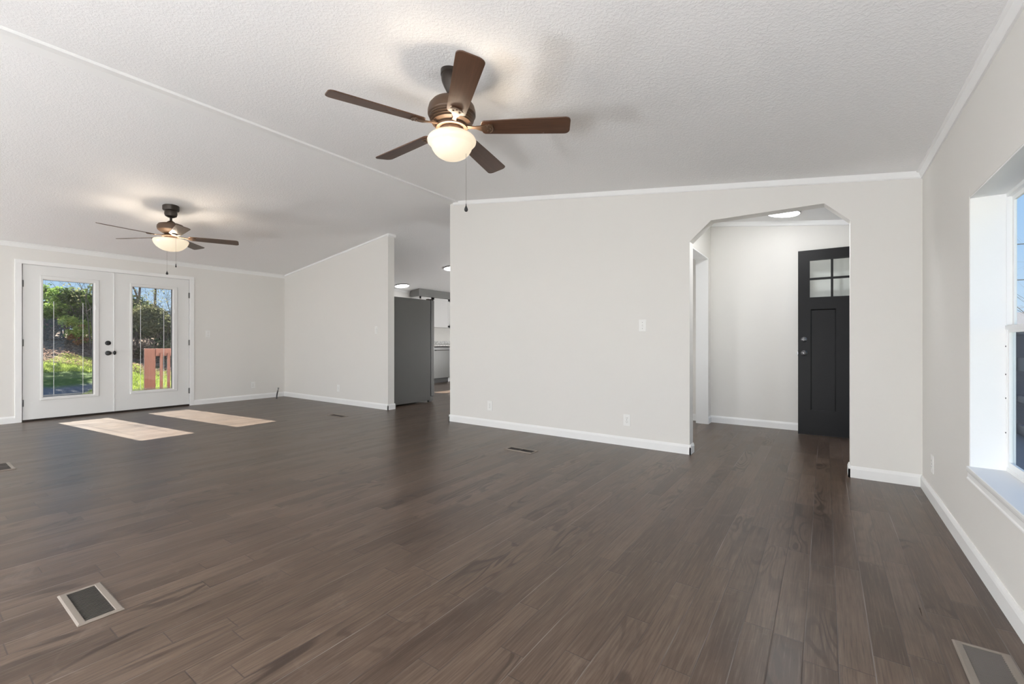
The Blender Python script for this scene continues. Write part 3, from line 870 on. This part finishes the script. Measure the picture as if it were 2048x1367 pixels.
KX = -8.02      # front plane of the base units
CT = .965
def base_cab(y0, y1, label):
    r = thing('base_cabinet', label, 'cabinet', (XL + .01, (y0 + y1) / 2, 0), 'white base cabinets')
    d = KX - (XL + .01); h = (y1 - y0) / 2 - .001
    bm = newbm(); box(bm, (0, -h, .10), (d - .02, h, CT - .035)); box(bm, (0, -h, 0), (d - .07, h, .10)); obj('cabinet_body', bm, 'cab', r)
    for s in (-1, 1):
        a, b = sorted((s * .003, s * (h - .003)))
        bm = newbm(); box(bm, (d - .02, a, .115), (d - .006, b, .76))
        for q in ((a, a + .05, .115, .76), (b - .05, b, .115, .76), (a, b, .115, .165), (a, b, .71, .76)): box(bm, (d - .006, q[0], q[2]), (d, q[1], q[3]))
        dr = obj('cabinet_door', bm, 'cab', r)
        bm = newbm(); tube(bm, [(d, s * .03, .66), (d + .025, s * .03, .66)], .006, 8); obj('knob', bm, 'nickel', dr)
        bm = newbm(); bbox(bm, (d - .02, a, .775), (d, b, CT - .04), .002, 1); dr = obj('drawer', bm, 'cab', r)
        bm = newbm(); tube(bm, [(d, (a + b) / 2, .84), (d + .025, (a + b) / 2, .84)], .006, 8); obj('knob', bm, 'nickel', dr)
base_cab(6.4, 7.16, 'white base cabinet under the kitchen window, left end')
base_cab(7.16, 7.925, 'white base cabinet left of the dishwasher')
base_cab(8.535, 9.3, 'white base cabinet right of the dishwasher')
r = thing('dishwasher', 'stainless steel dishwasher under the kitchen countertop', 'dishwasher', (XL + .02, 8.23, 0))
d = KX - (XL + .02)
bm = newbm(); box(bm, (0, -.29, .02), (d - .04, .29, CT - .05)); obj('tub', bm, 'slot', r)
bm = newbm(); box(bm, (0.1, -.30, .0), (d - .05, .30, .115)); obj('toe_kick', bm, 'slot', r, label='black toe kick')
bm = newbm(); bbox(bm, (d - .035, -.298, .12), (d + .012, .298, CT - .062), .005); dd = obj('door', bm, 'steel', r)
bm = newbm(); tube(bm, [(d + .01, -.24, .83), (d + .045, -.22, .83), (d + .045, .22, .83), (d + .01, .24, .83)], .011, 10); obj('handle', bm, 'steel', dd, smooth=True)
r = thing('countertop', 'speckled white quartz countertop with a short backsplash', 'countertop', (XL, 7.85, CT))
bm = newbm(); bbox(bm, (.001, -1.46, -.035), (KX - XL + .03, 1.46, 0), .003); obj('worktop', bm, 'quartz', r)
bm = newbm(); bbox(bm, (.001, -1.46, 0), (.02, 1.46, .10), .002); obj('backsplash', bm, 'quartz', r)
def wall_cab(y0, y1, label):
    r = thing('wall_cabinet', label, 'cabinet', (XL, (y0 + y1) / 2, 1.42), 'white wall cabinets')
    h = (y1 - y0) / 2 - .001
    bm = newbm(); box(bm, (.001, -h, 0), (.29, h, .755)); obj('cabinet_body', bm, 'cab', r)
    a, b = -h + .003, h - .003
    bm = newbm(); box(bm, (.29, a, .003), (.302, b, .752))
    for q in ((a, a + .055, .003, .752), (b - .055, b, .003, .752), (a, b, .003, .058), (a, b, .697, .752)): box(bm, (.302, q[0], q[2]), (.309, q[1], q[3]))
    dr = obj('cabinet_door', bm, 'cab', r)
    bm = newbm(); tube(bm, [(.309, b - .03, .09), (.33, b - .03, .09)], .006, 8); obj('knob', bm, 'nickel', dr)
wall_cab(7.64, 8.10, 'white wall cabinet nearest the kitchen window, hidden behind the refrigerator')
wall_cab(8.10, 8.72, 'white wall cabinet above the dishwasher, next to the refrigerator edge')
wall_cab(8.72, 9.3, 'white wall cabinet at the far end of the kitchen run')
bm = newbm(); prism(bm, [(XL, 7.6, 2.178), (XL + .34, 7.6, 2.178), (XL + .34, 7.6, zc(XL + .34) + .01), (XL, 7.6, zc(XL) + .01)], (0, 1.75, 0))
struct('trim_15', bm, 'shade_box', label='added box coloured grey for the shade above the kitchen wall cabinets')

# ---------------------------------------------------------------- outdoors
random.seed(11)
def gz(x, y):
    """height of the back yard: low at the house, rising to a leafy bank"""
    s = max(0.0, -10.5 - x)
    z = -0.85 + min(s, 14) * .105 + max(0, min(s - 11, 5)) * .14 + max(0, s - 16) * .02
    return z + .10 * math.sin(x * .55 + y * .3) * min(1, s / 4) + .07 * math.sin(y * .8 - x * .2) * min(1, s / 4)
mg = mat('yard_soil_grass', (.1, .12, .05), .95, spec=.1)
t = NT(mg); co = t.coord()
sx = t.n('SeparateXYZ'); t.l(co, sx.inputs[0])
n1 = t.noise(co, .45, 4, .6); n2 = t.noise(co, 9, 4, .7); n3 = t.noise(co, 26, 3, .7)
grass = t.mix(n2, (.050, .085, .022), (.13, .19, .045))
litter = t.mix(t.mapr(n3, .35, .65), (.15, .095, .065), (.36, .27, .20))
far = t.m('ADD', t.mapr(sx.outputs[0], -19.6, -22.4), t.m('MULTIPLY', t.m('SUBTRACT', n1, .5), 1.6))
col = t.mix(t.mapr(far, .35, .75), grass, litter)
gravel = t.mix(n3, (.10, .10, .11), (.19, .19, .20))
near = t.m('ADD', t.mapr(sx.outputs[0], -18.6, -16.4), t.m('MULTIPLY', t.m('SUBTRACT', n1, .5), .8))
col = t.mix(t.mapr(near, .4, .6), col, gravel)
t.l(col, t.b.inputs['Base Color'])
t.bump(n3, .8, .05)
bm = newbm()
NX, NY = 90, 60
gx0, gx1, gy0, gy1 = -75, XLO - .02, -40, 60
vs = [[bm.verts.new((x, y, gz(x, y))) for y in [gy0 + (gy1 - gy0) * j / NY for j in range(NY + 1)]] for x in [gx0 + (gx1 - gx0) * (i / NX) ** .7 for i in range(NX + 1)]]
for i in range(NX):
    for j in range(NY): bm.faces.new((vs[i][j], vs[i + 1][j], vs[i + 1][j + 1], vs[i][j + 1]))
g = struct('ground', bm, mg, smooth=60)
bm = newbm()
prism(bm, [(XRO + .02, -30, -.75), (70, -30, -.9), (70, -30, -1.1), (XRO + .02, -30, -1.0)], (0, 100, 0))
mlawn = noisy('front_lawn', (.34, .33, .24), .95, 6, .3)
struct('ground_front', bm, mlawn)

def leafmat(name, c1, c2):
    m = bpy.data.materials.new(name); m.use_nodes = True
    nt = m.node_tree; nt.nodes.clear()
    out = nt.nodes.new('ShaderNodeOutputMaterial'); df = nt.nodes.new('ShaderNodeBsdfDiffuse'); tl = nt.nodes.new('ShaderNodeBsdfTranslucent')
    mx = nt.nodes.new('ShaderNodeMixShader'); mx.inputs[0].default_value = .42
    oi = nt.nodes.new('ShaderNodeNewGeometry'); mc_ = nt.nodes.new('ShaderNodeMixRGB')
    mc_.inputs[1].default_value = (*c1, 1); mc_.inputs[2].default_value = (*c2, 1)
    nt.links.new(oi.outputs['Random Per Island'], mc_.inputs[0])
    for s_ in (df, tl): nt.links.new(mc_.outputs[0], s_.inputs[0])
    nt.links.new(df.outputs[0], mx.inputs[1]); nt.links.new(tl.outputs[0], mx.inputs[2]); nt.links.new(mx.outputs[0], out.inputs[0])
    return m
LM = {
    'green': leafmat('leaf_green', (.10, .18, .045), (.30, .40, .12)),
    'lime': leafmat('leaf_lime', (.22, .30, .06), (.46, .52, .14)),
    'dark': leafmat('leaf_dark', (.05, .075, .03), (.16, .20, .09)),
    'olive': leafmat('leaf_olive', (.11, .12, .06), (.30, .29, .16)),
    'rust': leafmat('leaf_rust', (.26, .11, .05), (.50, .26, .12)),
    'brown': leafmat('leaf_brown', (.19, .12, .09), (.42, .30, .23)),
    'pink': leafmat('leaf_pink', (.30, .15, .15), (.48, .30, .27)),
}
M['bark'] = noisy('bark', (.095, .075, .06), .9, 12, .3)
def foliage(name, parent, m, blobs, n, leaf, rnd):
    vs, fs = [], []
    tot = sum(b[3] ** 2 for b in blobs)
    for (bx, by, bz, br) in blobs:
        k = int(n * br * br / tot)
        for _ in range(k):
            d = Vector((rnd.gauss(0, 1), rnd.gauss(0, 1), rnd.gauss(0, 1))).normalized()
            rr = br * (rnd.random() ** .45)
            p = Vector((bx, by, bz)) + Vector((d.x * rr, d.y * rr, d.z * rr * .85))
            a = Vector((rnd.gauss(0, 1), rnd.gauss(0, 1), rnd.gauss(0, .7))).normalized()
            b = a.cross(Vector((rnd.gauss(0, 1), rnd.gauss(0, 1), rnd.gauss(0, 1)))).normalized()
            s = leaf * (.6 + .8 * rnd.random())
            i = len(vs)
            c_ = a.cross(b)
            vs += [p - a * s, p + b * s * .42 + c_ * s * .12, p + a * s, p - b * s * .42 + c_ * s * .12]
            fs.append((i, i + 1, i + 2, i + 3))
    me = bpy.data.meshes.new(name); me.from_pydata([tuple(v_) for v_ in vs], [], fs); me.materials.append(m)
    o = bpy.data.objects.new(name, me); C.objects.link(o); o.parent = parent
    return o
def branch(bm, p, d, L, r, depth, rnd, up=.12, spread=.55):
    pts = [Vector(p)]; rs = [r]
    d = Vector(d).normalized()
    n = 5
    for i in range(n):
        d = (d + Vector((rnd.gauss(0, .13), rnd.gauss(0, .13), rnd.gauss(0, .08) + up * .3))).normalized()
        pts.append(pts[-1] + d * L / n); rs.append(r * (1 - .6 * (i + 1) / n))
    tube(bm, pts, rs, 5 if depth > 1 else 4, True)
    if depth > 0:
        for k in range(4 if depth > 1 else 3):
            i = rnd.randint(2, n)
            nd = (d + Vector((rnd.gauss(0, spread), rnd.gauss(0, spread), rnd.gauss(0, spread * .7)))).normalized()
            branch(bm, pts[i], nd, L * rnd.uniform(.5, .75), rs[i] * .7, depth - 1, rnd, up, spread)
def plant(name, label, cat, x, y, h, wd, m, n, leaf, seed, group, trunks=4, depth=2, low=.15, nb=9, bare=0.0):
    rnd = random.Random(seed)
    z = gz(x, y) if x < 0 else -.8
    r = thing(name, label, cat, (x, y, z - .03), group)
    bm = newbm()
    for k in range(trunks):
        a = rnd.uniform(0, 2 * PI); q = rnd.uniform(.1, .45)
        branch(bm, (rnd.gauss(0, wd * .06), rnd.gauss(0, wd * .06), 0), (math.cos(a) * q, math.sin(a) * q, 1), h * rnd.uniform(.55, .8), (.012 * h + .01) * (.4 if cat == 'tree' and n < 400 else .8), depth, rnd)
    obj('trunk', bm, 'bark', r)
    if n:
        blobs = []
        for k in range(nb):
            a = rnd.uniform(0, 2 * PI); q = wd * .5 * rnd.random() ** .6
            zz = h * rnd.uniform(low, .86)
            tp = 1.0 - .45 * max(0, zz / h - .5) * 2
            blobs.append((q * tp * math.cos(a), q * tp * math.sin(a), zz, wd * rnd.uniform(.16, .28)))
        foliage('foliage', r, LM[m], blobs, n, leaf, rnd)
    return r
def at(px, dist):
    """yard point seen at photo column px, at horizontal depth dist from the viewpoint"""
    lat = (px - 1024) / 887 * dist
    return lat * math.cos(TH) - dist * math.sin(TH), lat * math.sin(TH) + dist * math.cos(TH)
G1 = 'shrubs and trees beyond the yard'
SP = [  # px, depth, h, w, mat, n, leaf, label
    (92, 15.5, 3.1, 2.4, 'green', 3800, .075, 'pale green shrub at the left edge of the left door glass'),
    (128, 15.2, 3.3, 2.6, 'green', 4600, .075, 'tall leafy green shrub in the middle of the left door glass'),
    (146, 13.8, 1.7, 1.3, 'lime', 1700, .06, 'yellow green bush in front of the tall green shrub'),
    (158, 13.6, 1.5, .7, 'rust', 420, .05, 'small rust coloured bush low in the left door glass'),
    (178, 15.4, 3.5, 2.4, 'dark', 4600, .075, 'dark green tree at the right edge of the left door glass'),
    (98, 14.4, 1.35, 1.8, 'brown', 1500, .055, 'brown brush at the foot of the left shrubs'),
    (275, 15.0, 2.9, 2.4, 'olive', 4200, .07, 'olive shrub at the left edge of the right door glass'),
    (306, 15.8, 2.9, 2.6, 'dark', 4600, .07, 'dark tree in the middle of the right door glass'),
    (338, 15.2, 2.9, 2.2, 'olive', 3800, .07, 'olive shrub behind the reddish railing'),
    (285, 13.8, 1.1, 1.6, 'brown', 1300, .05, 'brown brush low in the right door glass'),
    (222, 16.5, 3.2, 3.0, 'dark', 3600, .08, 'dark tree hidden between the two door panes'),
    (40, 16, 3.2, 3.0, 'green', 3000, .08, 'green shrub out of sight left of the doors'),
    (400, 17, 3.2, 3.2, 'dark', 3000, .08, 'dark tree out of sight right of the doors'),
]
for i, (px, dd_, h_, w_, mm_, n_, lf, lab) in enumerate(SP):
    x, y = at(px, dd_ * .7 + 7.4)
    nm = 'tree' if h_ > 2.85 else 'shrub'
    plant(nm, lab, nm, x, y, h_ * .68, w_ * .82, mm_, n_, lf, 100 + i, G1, low=.12 if h_ < 3 else .16)
for i, (px, dd_, h_, lab) in enumerate(((190, 12.6, 4.6, 'bare branched tree leaning over the left door glass'), (262, 13.2, 4.4, 'bare branched tree at the left of the right door glass'), (352, 12.8, 4.4, 'bare branched tree at the right of the right door glass'))):
    x, y = at(px, dd_ + 4.2)
    plant('bare_tree', lab, 'tree', x, y, h_ * .8, 2.0, 'olive', 200, .045, 300 + i, 'bare trees in the yard', trunks=3, depth=3, low=.5)
# a tall tree out of sight whose crown shades the yard
for i, (x, y, h_, w_, lab) in enumerate(((-26.5, .9, 8.0, 5.2, 'tall tree out of sight left of the doors, shading the yard'), (-28, 7.5, 7.0, 3.6, 'tall tree right of the doors, shading the yard'))):
    plant('tall_tree', lab, 'tree', x, y, h_, w_, 'green', 4200, .11, 400 + i, 'tall trees shading the yard', trunks=2, depth=3, low=.45, nb=12)
# bright grass clumps and fallen leaves
def scatter(name, m, pts, size, rnd, blade=False):
    vs, fs = [], []
    for x, y in pts:
        z = gz(x, y)
        if blade:
            for _ in range(4):
                a = rnd.uniform(0, 2 * PI); hh = size * rnd.uniform(.5, 1.2); wq = size * .09
                dx, dy = math.cos(a), math.sin(a); ox, oy = rnd.gauss(0, size * .3), rnd.gauss(0, size * .3)
                i = len(vs)
                vs += [(x + ox - dy * wq, y + oy + dx * wq, z - .01), (x + ox + dy * wq, y + oy - dx * wq, z - .01), (x + ox + dx * hh * .5, y + oy + dy * hh * .5, z + hh)]
                fs.append((i, i + 1, i + 2))
        else:
            a = rnd.uniform(0, 2 * PI); s = size * rnd.uniform(.6, 1.3); tl = rnd.uniform(-.6, .6)
            dx, dy = math.cos(a) * s, math.sin(a) * s
            i = len(vs)
            vs += [(x - dx, y - dy, z + .01), (x - dy * .5, y + dx * .5, z + .02 + abs(tl) * s), (x + dx, y + dy, z + .03 + .3 * s), (x + dy * .5, y - dx * .5, z + .012)]
            fs.append((i, i + 1, i + 2, i + 3))
    me = bpy.data.meshes.new(name); me.from_pydata(vs, [], fs); me.materials.append(m)
    o = bpy.data.objects.new(name, me); C.objects.link(o); return o
rnd = random.Random(5)
pts = []
for _ in range(9000):
    px = rnd.uniform(70, 360); dd_ = rnd.uniform(14.6, 17.6)
    pts.append(at(px, dd_))
tag(scatter('fallen_leaves', LM['brown'], pts[:5200], .05, rnd), 'fallen brown leaves covering the bank below the shrubs', 'leaves', kind='stuff')
pts = []
for _ in range(11000):
    px = rnd.uniform(70, 360); dd_ = rnd.uniform(11.6, 15.8)
    x, y = at(px, dd_)
    if math.sin(x * 1.3 + y * .9) + math.sin(y * 1.7) > -.4: pts.append((x, y))
tag(scatter('grass', LM['lime'], pts, .07, rnd, True), 'green grass growing in patches across the yard', 'grass', kind='stuff')

# reddish stair railing outside the right-hand french door
r = thing('deck_railing', 'reddish brown wooden railing outside the right french door', 'railing', (-9.72, 2.90, -.16))
def PR(x, y, z): return (x + 9.72, y - 2.90, z + .16)
bm = newbm(); bbox(bm, PR(-9.76, 2.635, -.16), PR(-9.72, 2.79, .925), .004); obj('post', bm, 'redwood', r)
bm = newbm(); bbox(bm, PR(-9.74, 2.79, .79), PR(-9.70, 4.6, .925), .004); obj('top_rail', bm, 'redwood', r)
bm = newbm(); bbox(bm, PR(-9.74, 2.79, -.10), PR(-9.70, 4.6, -.01), .004); obj('bottom_rail', bm, 'redwood', r)
for k in range(16):
    y = 2.86 + .108 * k
    bm = newbm(); bbox(bm, PR(-9.698, y - .019, -.08), PR(-9.66, y + .019, .84), .002, 1); obj('baluster', bm, 'redwood', r)
bm = newbm(); bbox(bm, PR(-9.76, 4.6, -.16), PR(-9.68, 4.70, .925), .004); obj('post', bm, 'redwood', r)
r = thing('deck', 'weathered wooden deck landing below the railing', 'deck', (-9.2, 2.9, -.9))
bm = newbm()
for k in range(8):
    box(bm, (-.60 + .145 * k - .0, -1.9, .70), (-.60 + .145 * k + .138, 1.9, .735))
obj('decking', bm, 'redwood', r)
for sx_ in (-.54, .5):
    for sy_ in (-1.8, 1.8):
        bm = newbm(); box(bm, (sx_ - .045, sy_ - .045, .02), (sx_ + .045, sy_ + .045, .70)); obj('leg', bm, 'redwood', r)

# front side: navy porch rail, neighbouring house, blossom tree, wires
PXX = 1.9
r = thing('porch_railing', 'navy blue board railing of the front porch outside the right window', 'railing', (PXX, 7.9, -.06))
def PP(x, y, z): return (x - PXX, y - 7.9, z + .06)
bm = newbm(); box(bm, PP(PXX - .05, 7.84, -.06), PP(PXX + .05, 8.0, 1.16)); obj('post', bm, 'navy', r)
for za, zb_ in ((1.13, 1.17), (.70, .85), (.33, .40), (-.05, -.0)):
    bm = newbm(); box(bm, PP(PXX - .02, 6.2, za), PP(PXX + .02, 7.84, zb_)); obj('rail_board', bm, 'navy', r)
bm = newbm(); box(bm, PP(PXX - .02, 6.2, 0), PP(PXX + .02, 7.84, .06)); obj('kick_board', bm, 'navy', r)
bm = newbm(); box(bm, PP(PXX - .05, 6.1, -.06), PP(PXX + .05, 6.2, 1.16)); obj('post', bm, 'navy', r)
bm = newbm(); box(bm, (XRO + .015, 4.8, -.75), (2.05, 8.1, -.06)); tag(obj('porch', bm, noisy('porch_boards', (.055, .07, .11), .6, 5, .15)), 'dark blue painted front porch outside the front door', 'porch')
msid = mat('white_siding', (.62, .65, .70), .6)
t = NT(msid); sx = t.n('SeparateXYZ'); t.l(t.coord(), sx.inputs[0])
t.l(t.mix(t.mapr(t.m('FRACT', t.m('MULTIPLY', sx.outputs[2], 7.0)), .0, .15), (.30, .32, .36), (.66, .69, .74)), t.b.inputs['Base Color'])
r = thing('neighbour_house', 'white sided house with brick base far beyond the right window', 'house', (12, 30, -.9))
bm = newbm(); box(bm, (-5, -3, .5), (5, 3, 2.3)); obj('wall', bm, msid, r)
bm = newbm(); box(bm, (-5.04, -3.04, 0), (5.04, 3.04, .5)); obj('foundation', bm, noisy('brick_base', (.36, .17, .12), .9, 8, .3), r)
bm = newbm(); prism(bm, [(-5.3, -3.3, 2.3), (-5.3, 3.3, 2.3), (-5.3, 0, 3.3)], (10.6, 0, 0)); obj('roof', bm, noisy('shingle', (.10, .10, .11), .9, 6, .2), r)
plant('blossom_tree', 'tree with pinkish brown leaves seen through the right window', 'tree', 5.0, 17.5, 3.1, 3.0, 'pink', 5200, .07, 500, 'trees in front', depth=3, low=.35)
plant('front_shrub', 'green hedge shrub beyond the porch railing', 'shrub', 6.4, 21.5, 2.0, 3.2, 'olive', 3000, .08, 501, 'trees in front', low=.2)
for i, (z, sag) in enumerate(((5.0, .3), (3.6, .25))):
    bm = newbm()
    tube(bm, [(-6 + 40 * k / 16, 24 + 3 * k / 16, z - sag * math.sin(PI * k / 16)) for k in range(17)], .018, 5)
    w_ = obj('power_line', bm, 'slot')
    tag(w_, ('upper' if i == 0 else 'lower') + ' thin black power line crossing the sky outside the right window', 'power line', 'power lines')
    pass
for i, x in enumerate((-6.2, 34.2)):
    bm = newbm(); y = 24 + 3 * (x + 6) / 40
    tube(bm, [(x, y, -1.0), (x, y, 5.6)], [.14, .10], 10); box(bm, (x - .06, y - .8, 4.85), (x + .06, y + .8, 4.97))
    tag(obj('utility_pole', bm, 'bark'), ('left' if i == 0 else 'right') + ' wooden pole carrying the power lines', 'utility pole', 'utility poles')
